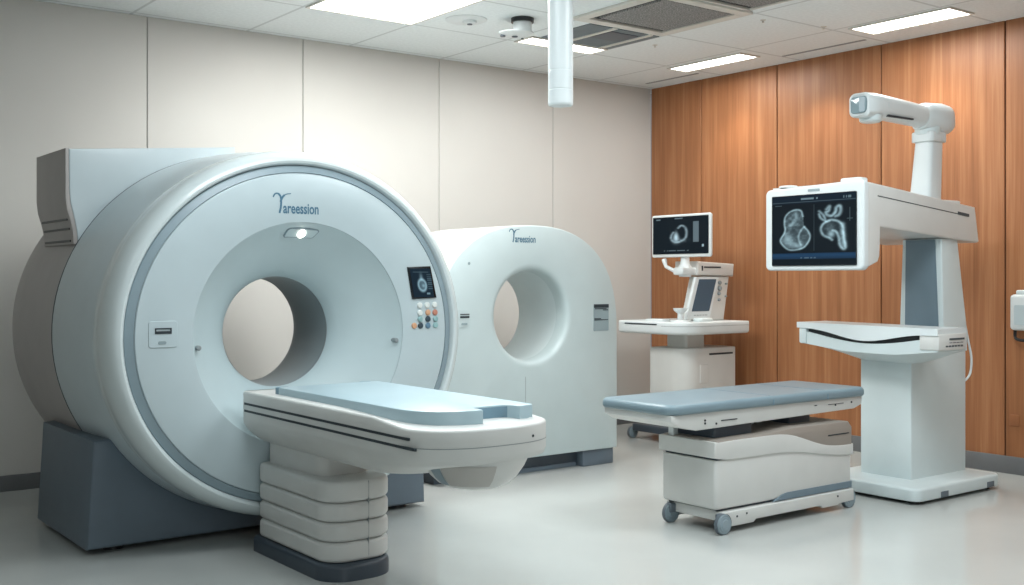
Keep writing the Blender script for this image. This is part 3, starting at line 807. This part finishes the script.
for x, y in ((4.545, 4.085), (4.545, 4.48), (5.70, 4.112), (5.70, 4.48)):
    wh = wheel(T, x, y)
    b = BM(); box(b, x-.03, x+.03, y+.008 if y < 4.3 else y-.03, y+.03 if y < 4.3 else y-.008, .06, .112, bev=.006); finish('fork', b, M['rubber'], wh)

# ------------------------------------------------------------------ imaging console on the right
K = thing('imaging_console', 'tall white imaging console with big screen head, overhead arm and tray, by the wood wall', 'imaging console', (6.65, 4.2, 0))
# foot plate
bm = BM(); slab(bm, rrect(6.045, 7.03, 3.86, 4.62, (.04, .04, .075, .075), 8), .022, .102, 'Z', bev0=.008, bev1=.016, seg=3); ft = finish('foot_plate', bm, M['white2'], K, angle=45)
bm = BM()
for x in (6.30, 6.84): box(bm, x, x+.085, 3.857, 3.87, .025, .062, bev=.003)
finish_each('notch', bm, M['rubber'], ft, 'grey notch in the foot plate')
bm = BM()
for x, y in ((6.13, 3.94), (6.95, 3.95), (6.13, 4.53), (6.95, 4.53)): lathe(bm, [(0, .024), (.04, .024), (.04, 0), (0, 0)], (x, y, 0), 'Z', 16)
box(bm, 6.10, 6.98, 3.92, 4.56, .012, .024)
finish('underside', bm, M['black'], K)
# lower column
bm = BM(); slab(bm, rrect(6.318, 6.96, 4.08, 4.46, .008, 3), .10, 1.00, 'Z'); lc = finish('lower_column', bm, M['white2'], K, angle=40)
# tray: top plate, bowl beneath with a lens-shaped mouth towards the room
TX0, TX1, TY0, TY1 = 6.10, 6.42, 3.76, 4.815
bm = BM()
n = 24
# top plate: belly hangs down in the middle of the left edge
def plate_low(s): return 1.062-.062*math.sin(PI*s)**1.5 if 0 < s < 1 else 1.062
rings = []
for x, k in ((TX0, 1.), (TX0+.14, .9), (TX1-.1, .6), (TX1, .4)):
    top = []; low = []
    for i in range(n+1):
        s = i/n; y = TY0+(TY1-TY0)*s
        top.append((x, y, 1.100-.012*(1-s)))
        low.append((x, y, 1.062-.016*(1-s)-k*.060*math.sin(PI*s)**3.0))
    rings.append(top+low[::-1])
loft(bm, rings)
tr = finish('tray_top', bm, M['white'], K, 'white tray top with a bellied edge', angle=35)
bm = BM()
rings = []
for x, k in ((TX0+.012, 0.), (TX0+.10, .55), (TX0+.20, 1.0), (TX1+.02, 1.0)):
    top = []; low = []
    for i in range(n+1):
        s = i/n; y = TY0+.01+(TY1-TY0-.03)*s
        f = math.sin(PI*s)
        top.append((x, y, (1.044-.010*(1-s))-.062*max(0, f)**1.2))
        q = min(1, min(s/.30, (1-s)/.36)); q = sst(0, 1, q)*.25+q*.75
        e = .958-.012*(1-s)
        low.append((x+.004, y, e-.035*q*(1-k)-.100*q*k))
    rings.append(top+low[::-1])
loft(bm, rings)
finish('tray_bowl', bm, M['white2'], K, 'white bowl under the tray', angle=35)
bm = BM()
loft(bm, [[(x, TY0+.03+(TY1-TY0-.08)*i/n, 1.05-.012-.10*math.sin(PI*i/n)) for i in range(n+1)]+[(x, TY0+.03+(TY1-TY0-.08)*i/n, 1.056-.03*math.sin(PI*i/n)) for i in range(n, -1, -1)] for x in (TX0+.03, TX0+.30)])
finish('tray_slot', bm, M['black'], K, 'dark gap under the tray top')
# end blocks of the tray
bm = BM(); box(bm, TX0+.006, TX0+.315, TY0-.006, TY0+.13, .955, 1.060, bev=.012); eb = finish('tray_end_block', bm, M['warm'], K, angle=40)
bm = BM()
yb = TY0-.009
box(bm, 6.22, 6.385, yb, yb+.005, 1.018, 1.030)
for k in range(6): box(bm, 6.18+.033*k, 6.202+.033*k, yb, yb+.005, .976, .986)
for k in range(4): box(bm, 6.22+.040*k, 6.25+.040*k, yb, yb+.005, 1.000, 1.004)
finish_each('port', bm, M['seam'], eb, 'small grey port')
bm = BM(); box(bm, TX0+.006, TX0+.30, TY1-.075, TY1-.012, .955, 1.066, bev=.012); finish('tray_end_block', bm, M['white2'], K, angle=40)
# upper column, tapering
def taper(bm, b, t, z0, z1, r=.012):
    o0 = rrect(b[0], b[1], b[2], b[3], r, 3); o1 = rrect(t[0], t[1], t[2], t[3], r, 3)
    loft(bm, [[(x, y, z0) for x, y in o0], [(x, y, z1) for x, y in o1]])
bm = BM(); taper(bm, (6.70, 7.0, 4.085, 4.42), (6.67, 6.87, 4.085, 4.375), 1.0, 1.66); uc = finish('upper_column', bm, M['white2'], K, angle=40)
bm = BM()
vs = [(6.699, 4.118, 1.0), (6.699, 4.372, 1.0), (6.6685, 4.345, 1.655), (6.6685, 4.128, 1.655)]
loft(bm, [[(x-.004, y, z) for x, y, z in vs], [(x+.006, y, z) for x, y, z in vs]]); finish('column_panel', bm, M['blue_panel'], uc, 'blue grey panel on the column')
# beam: side profile in (x,z), tapering to the right
bp_ = [(5.80, 1.995), (7.035, 1.882), (7.085, 1.648), (7.06, 1.640), (5.955, 1.715), (5.945, 1.535), (5.925, 1.500), (5.80, 1.458)]
bm = BM(); slab(bm, bp_, 4.055, 4.78, 'Y', bev0=.012, bev1=.012, seg=3); be = finish('beam', bm, M['warm'], K, 'long white beam behind the screen', angle=40)
bm = BM()
vs = [(5.92, 1.912), (6.88, 1.826), (6.88, 1.821), (5.92, 1.907)]
slab(bm, vs, 4.053, 4.058, 'Y'); finish('groove', bm, M['seam'], be)
bm = BM(); slab(bm, [(6.82, 1.845), (6.955, 1.832), (6.955, 1.812), (6.82, 1.824)], 4.052, 4.058, 'Y'); finish('badge', bm, M['seam'], be, 'small grey badge')
bm = BM(); slab(bm, rrect(6.55, 6.98, 4.12, 4.46, .03), 1.86, 1.925, 'Z', bev1=.01); finish('post_collar', bm, M['white'], be)
# screen head
hd = rrect(4.05, 4.812, 1.448, 2.005, .035, 6)
hd = [(y, z-(.024*(y-4.06)/.725 if z > 1.7 else -.0)) for y, z in hd]
bm = BM(); slab(bm, hd, 5.77, 5.825, 'X', bev0=.014, bev1=.01, seg=4)
hd_o = finish('screen_head', bm, M['white'], K, 'white head that holds the big screen', angle=45)
bm = BM(); slab(bm, rrect(4.098, 4.752, 1.478, 1.935, .008), 5.764, 5.775, 'X'); sb = finish('screen', bm, M['bezel_dark'], hd_o, 'large dark screen with two scan pictures')
def seg_d(u, v, pts):
    best = 9; bt = 0; n_ = len(pts)-1
    for i in range(n_):
        ax, ay = pts[i]; bx, by = pts[i+1]
        dx, dy = bx-ax, by-ay; t = max(0, min(1, ((u-ax)*dx+(v-ay)*dy)/(dx*dx+dy*dy+1e-9)))
        d = math.hypot(u-ax-dx*t, v-ay-dy*t)
        if d < best: best = d; bt = (i+t)/n_
    return best, bt
def cr_(pts): return [tuple(p)[:2] for p in spline([(x, y, 0) for x, y in pts], 6)]
import math as _m
def hsh(a, b): return (math.sin(a*127.1+b*311.7)*43758.5453) % 1
def vnoise(u, v, f):
    x, y = u*f, v*f; i, j = math.floor(x), math.floor(y); a, b = x-i, y-j; a = a*a*(3-2*a); b = b*b*(3-2*b)
    return (hsh(i, j)*(1-a)+hsh(i+1, j)*a)*(1-b)+(hsh(i, j+1)*(1-a)+hsh(i+1, j+1)*a)*b
def inside(u, v, pts):
    c_ = False; j = len(pts)-1
    for i in range(len(pts)):
        if ((pts[i][1] > v) != (pts[j][1] > v)) and (u < (pts[j][0]-pts[i][0])*(v-pts[i][1])/(pts[j][1]-pts[i][1])+pts[i][0]): c_ = not c_
        j = i
    return c_
# picture coordinates in photo layout: u to the right, v up
A_top = cr_([(.385, .70), (.36, .78), (.30, .80), (.22, .77), (.165, .70), (.155, .60), (.165, .52), (.15, .46), (.105, .37), (.13, .30), (.20, .23), (.29, .22), (.39, .25), (.45, .33), (.47, .41), (.45, .48), (.40, .55)])
A_in = cr_([(.40, .55), (.36, .50), (.33, .42), (.335, .36), (.36, .29)])
A_mid = cr_([(.30, .76), (.30, .68), (.27, .62), (.23, .57)])
B_a = cr_([(.58, .72), (.60, .66), (.65, .63), (.63, .70), (.58, .76)])
B_b = cr_([(.67, .78), (.70, .82), (.69, .76), (.66, .74), (.68, .70), (.73, .69), (.77, .74), (.78, .80), (.82, .82), (.83, .76), (.81, .70), (.77, .68)])
B_c = cr_([(.70, .62), (.63, .58), (.60, .50), (.63, .42), (.70, .38), (.73, .35)])
B_d = cr_([(.66, .61), (.73, .63), (.81, .60), (.85, .54), (.86, .45), (.87, .35), (.885, .25), (.86, .22), (.82, .28), (.81, .38), (.78, .46), (.74, .48)])
def pic_big(u, v):
    s = 0.
    n1 = vnoise(u, v, 22)*.6+vnoise(u, v, 47)*.4
    if inside(u, v, A_top): s += .05+.26*n1*n1 + .35*math.exp(-(((u-.20)/.05)**2+((v-.38)/.06)**2)) + .30*math.exp(-(((u-.29)/.06)**2+((v-.29)/.035)**2))
    for P_, w_, k_ in ((A_top, .010, .62), (A_in, .012, .42), (A_mid, .022, .22), (B_a, .014, .5), (B_b, .018, .62), (B_c, .014, .6), (B_d, .015, .62)):
        d, t = seg_d(u, v, P_)
        s += k_*(.45+.55*n1)*math.exp(-(d/w_)**2)
    d, t = seg_d(u, v, [(.845, .56), (.85, .45), (.86, .35), (.865, .25)]); s += .38*(.3+n1)*math.exp(-(d/.03)**2)
    s += .5*math.exp(-(((u-.72)/.035)**2+((v-.43)/.04)**2)) + .22*n1*math.exp(-(((u-.70)/.07)**2+((v-.52)/.08)**2))
    if abs(u-.515) < .003 and .2 < v < .86: s += .06
    if .90 < v < .915: s += .10
    if .36 < u < .56 and .935 < v < .96 and hsh(int(u*70), 3) > .25: s += .28
    if .86 < u < .95 and .93 < v < .96 and hsh(int(u*80), 5) > .3: s += .2
    if .90 < u < .97 and .60 < v < .80 and (abs(v-.64) < .006 or abs(u-.935) < .005): s += .12
    if .04 < u < .12 and .86 < v < .875: s += .12
    b = .0
    if .085 < v < .175: b = .10*(1-abs(v-.14)/.05*.5)
    if .34 < u < .54 and .095 < v < .110 and hsh(int(u*70), 9) > .3: s += .12
    if v > .885: b += .012
    s *= 1.25; return (.002+.46*s+.08*b, .006+.68*s+.40*b, .010+.76*s+1.0*b)
picture('screen_image', pic_big, 168, 120, lambda u, v: (5.7625, 4.748-.646*u, 1.483+.447*v), sb)
bm = BM(); slab(bm, rrect(4.375, 4.465, 1.952, 1.968, .004), 5.7675, 5.775, 'X'); finish('name_plate', bm, M['ink_lt'], hd_o)
for y0, y1, z in ((4.10, 4.255, 2.0), (4.63, 4.74, 1.985)):
    bm = BM(); slab(bm, rrect(5.80, 5.90, y0, y1, .03), z-.025, z+.024, 'Z', bev1=.012, seg=3); finish('top_knob', bm, M['white'], hd_o, angle=45)
# post and overhead arm
bm = BM(); taper(bm, (6.715, 6.875, 4.20, 4.365), (6.745, 6.895, 4.20, 4.335), 1.90, 2.335, .028); po = finish('post', bm, M['white'], K, angle=50)
bm = BM(); slab(bm, rrect(6.725, 6.915, 4.185, 4.352, .03), 2.325, 2.395, 'Z', bev0=.006, bev1=.012, seg=3); finish('post_ring', bm, M['white'], po, angle=45)
ya = 4.265
def arm_sec(x, cz, hy, hz, r):
    return [(x, y, z) for y, z in rrect(ya-hy, ya+hy, cz-hz, cz+hz, r, 6)]
bm = BM()
loft(bm, [arm_sec(6.035, 2.508, .05, .052, .04), arm_sec(6.02, 2.508, .066, .066, .045), arm_sec(6.035, 2.508, .08, .078, .045), arm_sec(6.15, 2.512, .083, .080, .06), arm_sec(6.27, 2.513, .081, .079, .07), arm_sec(6.72, 2.495, .078, .077, .076), arm_sec(6.80, 2.493, .078, .077, .076)])
ar = finish('overhead_arm', bm, M['white'], K, 'rounded white overhead camera arm', angle=50)
bm = BM(); slab(bm, rrect(ya-.058, ya+.058, 2.455, 2.560, .02), 6.017, 6.037, 'X', bev0=.004); finish('lens_window', bm, M['lens'], ar, 'grey glass window at the arm end')
bm = BM(); slab(bm, rrect(ya-.050, ya-.008, 2.462, 2.553, .01), 6.014, 6.020, 'X'); finish('lens_insert', bm, M['scan_band'], ar)
bm = BM(); lathe(bm, [(.0, 2.405), (.055, 2.405), (.07, 2.415), (.075, 2.45)], (6.15, ya, 0), 'Z', 28); finish('lamp_cup', bm, M['white2'], ar, 'grey cup under the arm')
bm = BM(); box(bm, 6.24, 6.52, ya-.074, ya-.04, 2.446, 2.456); finish_each('slot', bm, M['ink'], ar)
bm = BM(); lathe(bm, [(.081, 6.225), (.0835, 6.228), (.0835, 6.234), (.081, 6.238)], (0, ya, 2.513), 'X', 32); finish('seam_ring', bm, M['white2'], ar)
bm = BM()
loft(bm, [arm_sec(6.70, 2.49, .08, .08, .079), arm_sec(6.75, 2.492, .100, .098, .09), arm_sec(6.90, 2.490, .112, .108, .095), arm_sec(6.955, 2.486, .108, .102, .08), arm_sec(7.005, 2.48, .080, .072, .05)])
finish('elbow', bm, M['white'], ar, 'bulged white elbow of the arm', angle=40)
bm = BM(); lathe(bm, [(.0, 2.375), (.085, 2.375), (.085, 2.44), (.07, 2.47)], (6.80, ya, 0), 'Z', 28); finish('swivel', bm, M['white2'], ar)
# cable loop at the right flank
bm = BM(); tube(bm, spline([(6.985, 4.12, 1.13), (7.0, 4.11, 1.08), (7.02, 4.10, .98), (7.045, 4.09, .86), (7.035, 4.09, .76), (7.0, 4.10, .71), (6.955, 4.12, .69)], 8), .008, 8); finish('cable', bm, M['white'], K, 'white looped cable')
bm = BM(); lathe(bm, [(.0, 1.115), (.018, 1.115), (.018, 1.16), (.0, 1.16)], (6.985, 4.12, 0), 'Z', 12); finish('cable_plug', bm, M['white2'], K)

# ------------------------------------------------------------------ ultrasound cart in the corner
U = thing('ultrasound_cart', 'white ultrasound cart with monitor and touch panel in the room corner', 'ultrasound cart', (7.05, 6.7, 0))
bm = BM(); slab(bm, rrect(6.76, 7.41, 6.50, 6.93, (.03, .03, .16, .03), 8), .13, .80, 'Z', bev1=.012, seg=3); cb = finish('cabinet', bm, M['warm'], U, angle=40)
bm = BM(); box(bm, 7.06, 7.36, 6.497, 6.503, .738, .754, bev=.002, seg=1); finish('slot', bm, M['ink'], cb, 'dark drive slot')
bm = BM(); slab(bm, rrect(6.945, 7.045, 6.40*0+.50, .66, .008), 6.495, 6.503, 'Y', bev0=.003); finish('hatch', bm, M['warm'], cb)
bm = BM(); slab(bm, rrect(6.66, 7.44, 6.44, 7.06, .05), .07, .13, 'Z', bev1=.012); finish('cart_base', bm, M['base_dark'], U, 'dark cart base')
for x, y in ((6.68, 7.05), (6.74, 6.50), (7.38, 6.50), (7.38, 7.0)): wheel(U, x, y, .05, .04)
bm = BM(); slab(bm, rrect(6.86, 7.10, 6.58, 6.82, .03), .80, .94, 'Z'); finish('tray_neck', bm, M['warm'], U)
bm = BM(); slab(bm, rrect(6.56, 7.40, 6.34, 7.16, (.03, .10, .24, .02), 10), .925, 1.03, 'Z', bev0=.025, bev1=.010, seg=3); ty = finish('tray', bm, M['white'], U, angle=45)
bm = BM(); box(bm, 6.556, 6.60, 6.63, 7.02, 1.002, 1.014, bev=.003); finish_each('slot', bm, M['ink'], ty, 'dark slot in the tray edge')
bm = BM()
sm = [p for p in rrect(6.558, 7.402, 6.338, 7.16, (.03, .10, .24, .02), 10)]
pv = None
for x, y in sm[22:44]:
    a = bm.verts.new((x, y, .998)); b = bm.verts.new((x, y, .995))
    if pv: bm.faces.new((pv[0], a, b, pv[1]))
    pv = (a, b)
finish('seam', bm, M['seam_lt'], ty)
# touch console, a slanted slab facing left
bm = BM()
pr = [(6.93, 1.03), (7.34, 1.03), (7.41, 1.415), (7.07, 1.415), (7.04, 1.41)]
slab(bm, pr, 6.58, 6.72, 'Y', bev0=.018, bev1=.018, seg=3); tcn = finish('touch_console', bm, M['warm'], U, 'slanted console with a touch panel', angle=45)
# front plate carries the panel; it leans along the slanted left front and shows to the near side
def plate(u, v, d=0.):
    # u across (along the near face), v up the slope
    return (6.855+.285*u+.115*v, 6.578-d, 1.055+.345*v)
def plate_q(u0, u1, v0, v1, d0, d1, name, mat, parent, label=None):
    bm = BM(); q = [(u0, v0), (u1, v0), (u1, v1), (u0, v1)]
    loft(bm, [[plate(u, v, d0) for u, v in q], [plate(u, v, d1) for u, v in q]]); 
    bmesh.ops.bevel(bm, geom=bm.edges[:], offset=.003, segments=2, affect='EDGES')
    return finish(name, bm, mat, parent, label)
fp = plate_q(-.05, .97, -.03, 1.02, -.01, .022, 'panel_frame', M['white'], tcn)
plate_q(.10, .86, .17, .97, .02, .026, 'touch_screen', M['tablet_blue'], fp, 'blue grey touch screen')
bm = BM()
for x, z, r in ((7.275, 1.36, .017), (7.275, 1.31, .022), (7.265, 1.265, .016), (7.265, 1.21, .013), (7.355, 1.35, .008), (7.35, 1.24, .008)):
    lathe(bm, [(r, 6.585), (r, 6.566), (r*.7, 6.56), (0, 6.56)], (x, 0, z), 'Y', 16)
finish_each('knob', bm, M['seam_lt'], tcn, 'grey knob beside the screen')
bm = BM()
for k in range(5): box(bm, 6.93+.035*k, 6.955+.035*k, 6.553, 6.558, 1.078, 1.084)
finish('key_mark', bm, M['ink_lt'], tcn)
# top box and monitor arm
bm = BM(); slab(bm, [(6.985, 1.425), (7.44, 1.415), (7.45, 1.525), (6.985, 1.545)], 6.56, 6.84, 'Y', bev0=.016, bev1=.016, seg=3); tb = finish('top_box', bm, M['warm'], U, angle=40)
bm = BM(); box(bm, 7.06, 7.27, 6.556, 6.562, 1.488, 1.500); box(bm, 7.03, 7.045, 6.556, 6.562, 1.462, 1.505); finish_each('slot', bm, M['ink'], tb, 'dark slot in the top box')
bm = BM(); box(bm, 6.82, 7.0, 6.58, 6.70, 1.425, 1.49, bev=.015); lathe(bm, [(.0, 1.41), (.05, 1.41), (.055, 1.43), (.055, 1.50), (.04, 1.52), (.034, 1.64), (0, 1.64)], (6.91, 6.64, 0), 'Z', 24)
tube(bm, [(6.87, 6.70, 1.45), (6.84, 6.80, 1.50), (6.85, 6.83, 1.56)], [.018, .016, .024])
finish('monitor_arm', bm, M['white'], U, angle=40)
bm = BM(); slab(bm, rrect(6.29, 6.985, 1.578, 1.947, .022), 6.85, 6.882, 'X', bev0=.010, bev1=.016, seg=3); mo = finish('monitor', bm, M['white'], U, 'white framed monitor showing a scan', angle=45)
bm = BM(); slab(bm, rrect(6.312, 6.965, 1.606, 1.927, .006), 6.846, 6.853, 'X'); ms = finish('screen', bm, M['bezel_dark'], mo)
M_o = cr_([(.47, .70), (.53, .76), (.60, .70), (.62, .56), (.60, .42), (.52, .33), (.42, .31), (.35, .38), (.34, .48), (.38, .58)])
def pic_mon(u, v):
    n1 = vnoise(u, v, 25); s = 0
    d, t = seg_d(u, v, M_o); s += .55*(.4+.6*n1)*math.exp(-(d/.02)**2)
    s += .9*math.exp(-(((u-.43-.0)/(.025+.09*max(0, .62-v)))**2+((v-.45)/.11)**2))
    s += .3*n1*math.exp(-(((u-.5)/.1)**2+((v-.36)/.05)**2))
    if .74 < u < .84 and .30 < v < .86: s += .20
    if .2 < u < .66 and .07 < v < .10 and hsh(int(u*60), 2) > .3: s += .25
    if math.hypot((u-.91)/.02, (v-.21)/.04) < 1: s += .6
    if .06 < u < .14 and .93 < v < .96: s += .25
    if .4 < u < .55 and .94 < v < .97: s += .2
    s *= 1.2; return (.003+.48*s, .008+.66*s, .013+.74*s)
picture('screen_image', pic_mon, 90, 60, lambda u, v: (6.8445, 6.962-.647*u, 1.609+.315*v), ms)
# things on the tray
P = thing('probe_holder', 'small white cup shaped holder standing on the ultrasound cart tray', 'probe holder', (6.73, 6.50, 1.03))
bm = BM(); lathe(bm, [(.0, 1.03), (.028, 1.03), (.026, 1.06), (.024, 1.10), (.055, 1.125), (.062, 1.145), (.05, 1.145), (.0, 1.12)], (6.74, 6.53, 0), 'Z', 24); finish('cup', bm, M['white'], P, angle=50)
bm = BM(); lathe(bm, [(.0, 1.03), (.085, 1.03), (.08, 1.044), (.03, 1.05)], (6.74, 6.53, 0), 'Z', 24); finish('holder_foot', bm, M['white'], P)
bm = BM(); slab(bm, rrect(6.84, 7.02, 6.40, 6.50, .04), 1.03, 1.06, 'Z', bev1=.012); tag(finish('scan_probe', bm, M['white2']), 'white hand probe lying on the cart tray below the touch panel', 'probe')
bm = BM(); slab(bm, rrect(6.62, 6.78, 6.66, 6.86, .05), 1.03, 1.05, 'Z', bev1=.012); tag(finish('control_pad', bm, M['white']), 'flat white pad lying on the left of the cart tray', 'control pad')

# ------------------------------------------------------------------ wall pieces on the right
W = thing('wall_dispenser', 'white wall mounted dispenser with a dark hook below, at the right edge of the photo', 'dispenser', (XR, 4.03, 1.15))
bm = BM(); slab(bm, rrect(3.84, 4.07, 1.03, 1.285, .03, 6), XR, XR-.10, 'X', bev1=.025, seg=4); wb = finish('housing', bm, M['white'], W, angle=50)
bm = BM(); slab(bm, rrect(3.86, 4.03, 1.27, 1.315, .012), XR-.005, XR-.085, 'X', bev1=.01); finish('cap', bm, M['white2'], W)
bm = BM(); slab(bm, rrect(3.88, 4.03, 1.07, 1.21, .01), XR-.098, XR-.104, 'X'); finish('front_plate', bm, M['scan_face'], wb, 'pale blue front plate')
bm = BM(); tube(bm, spline([(XR-.05, 4.05, 1.035), (XR-.052, 4.05, .985), (XR-.055, 4.03, .965), (XR-.06, 3.97, .96), (XR-.06, 3.92, .965), (XR-.06, 3.90, 1.03)], 6), .011, 8); finish('hook', bm, M['black'], W, 'dark hook')
bm = BM(); slab(bm, rrect(4.045, 4.115, .345, .425, .008), XR, XR-.008, 'X', bev1=.003); so = finish('wall_socket', bm, M['wood_plate']); tag(so, 'small brown socket plate low on the wood wall below the dispenser', 'wall socket')

# ------------------------------------------------------------------ world, camera, colour
w = bpy.data.worlds.new('room_air'); SC.world = w; w.use_nodes = True
w.node_tree.nodes['Background'].inputs[0].default_value = (.80, .90, 1.0, 1); w.node_tree.nodes['Background'].inputs[1].default_value = .25
cam = bpy.data.cameras.new('camera'); co = bpy.data.objects.new('camera', cam); COL.objects.link(co)
cam.sensor_width = 36; cam.sensor_fit = 'HORIZONTAL'; cam.lens = 36*1100/1024
cam.shift_y = -(292.5-278)/1024
co.location = (0, 0, 1.4)
yaw = math.atan2(.605, .797)
co.rotation_euler = (PI/2, 0, -yaw)
SC.camera = co
SC.view_settings.view_transform = 'Standard'
SC.view_settings.look = 'None'
SC.view_settings.exposure = 0
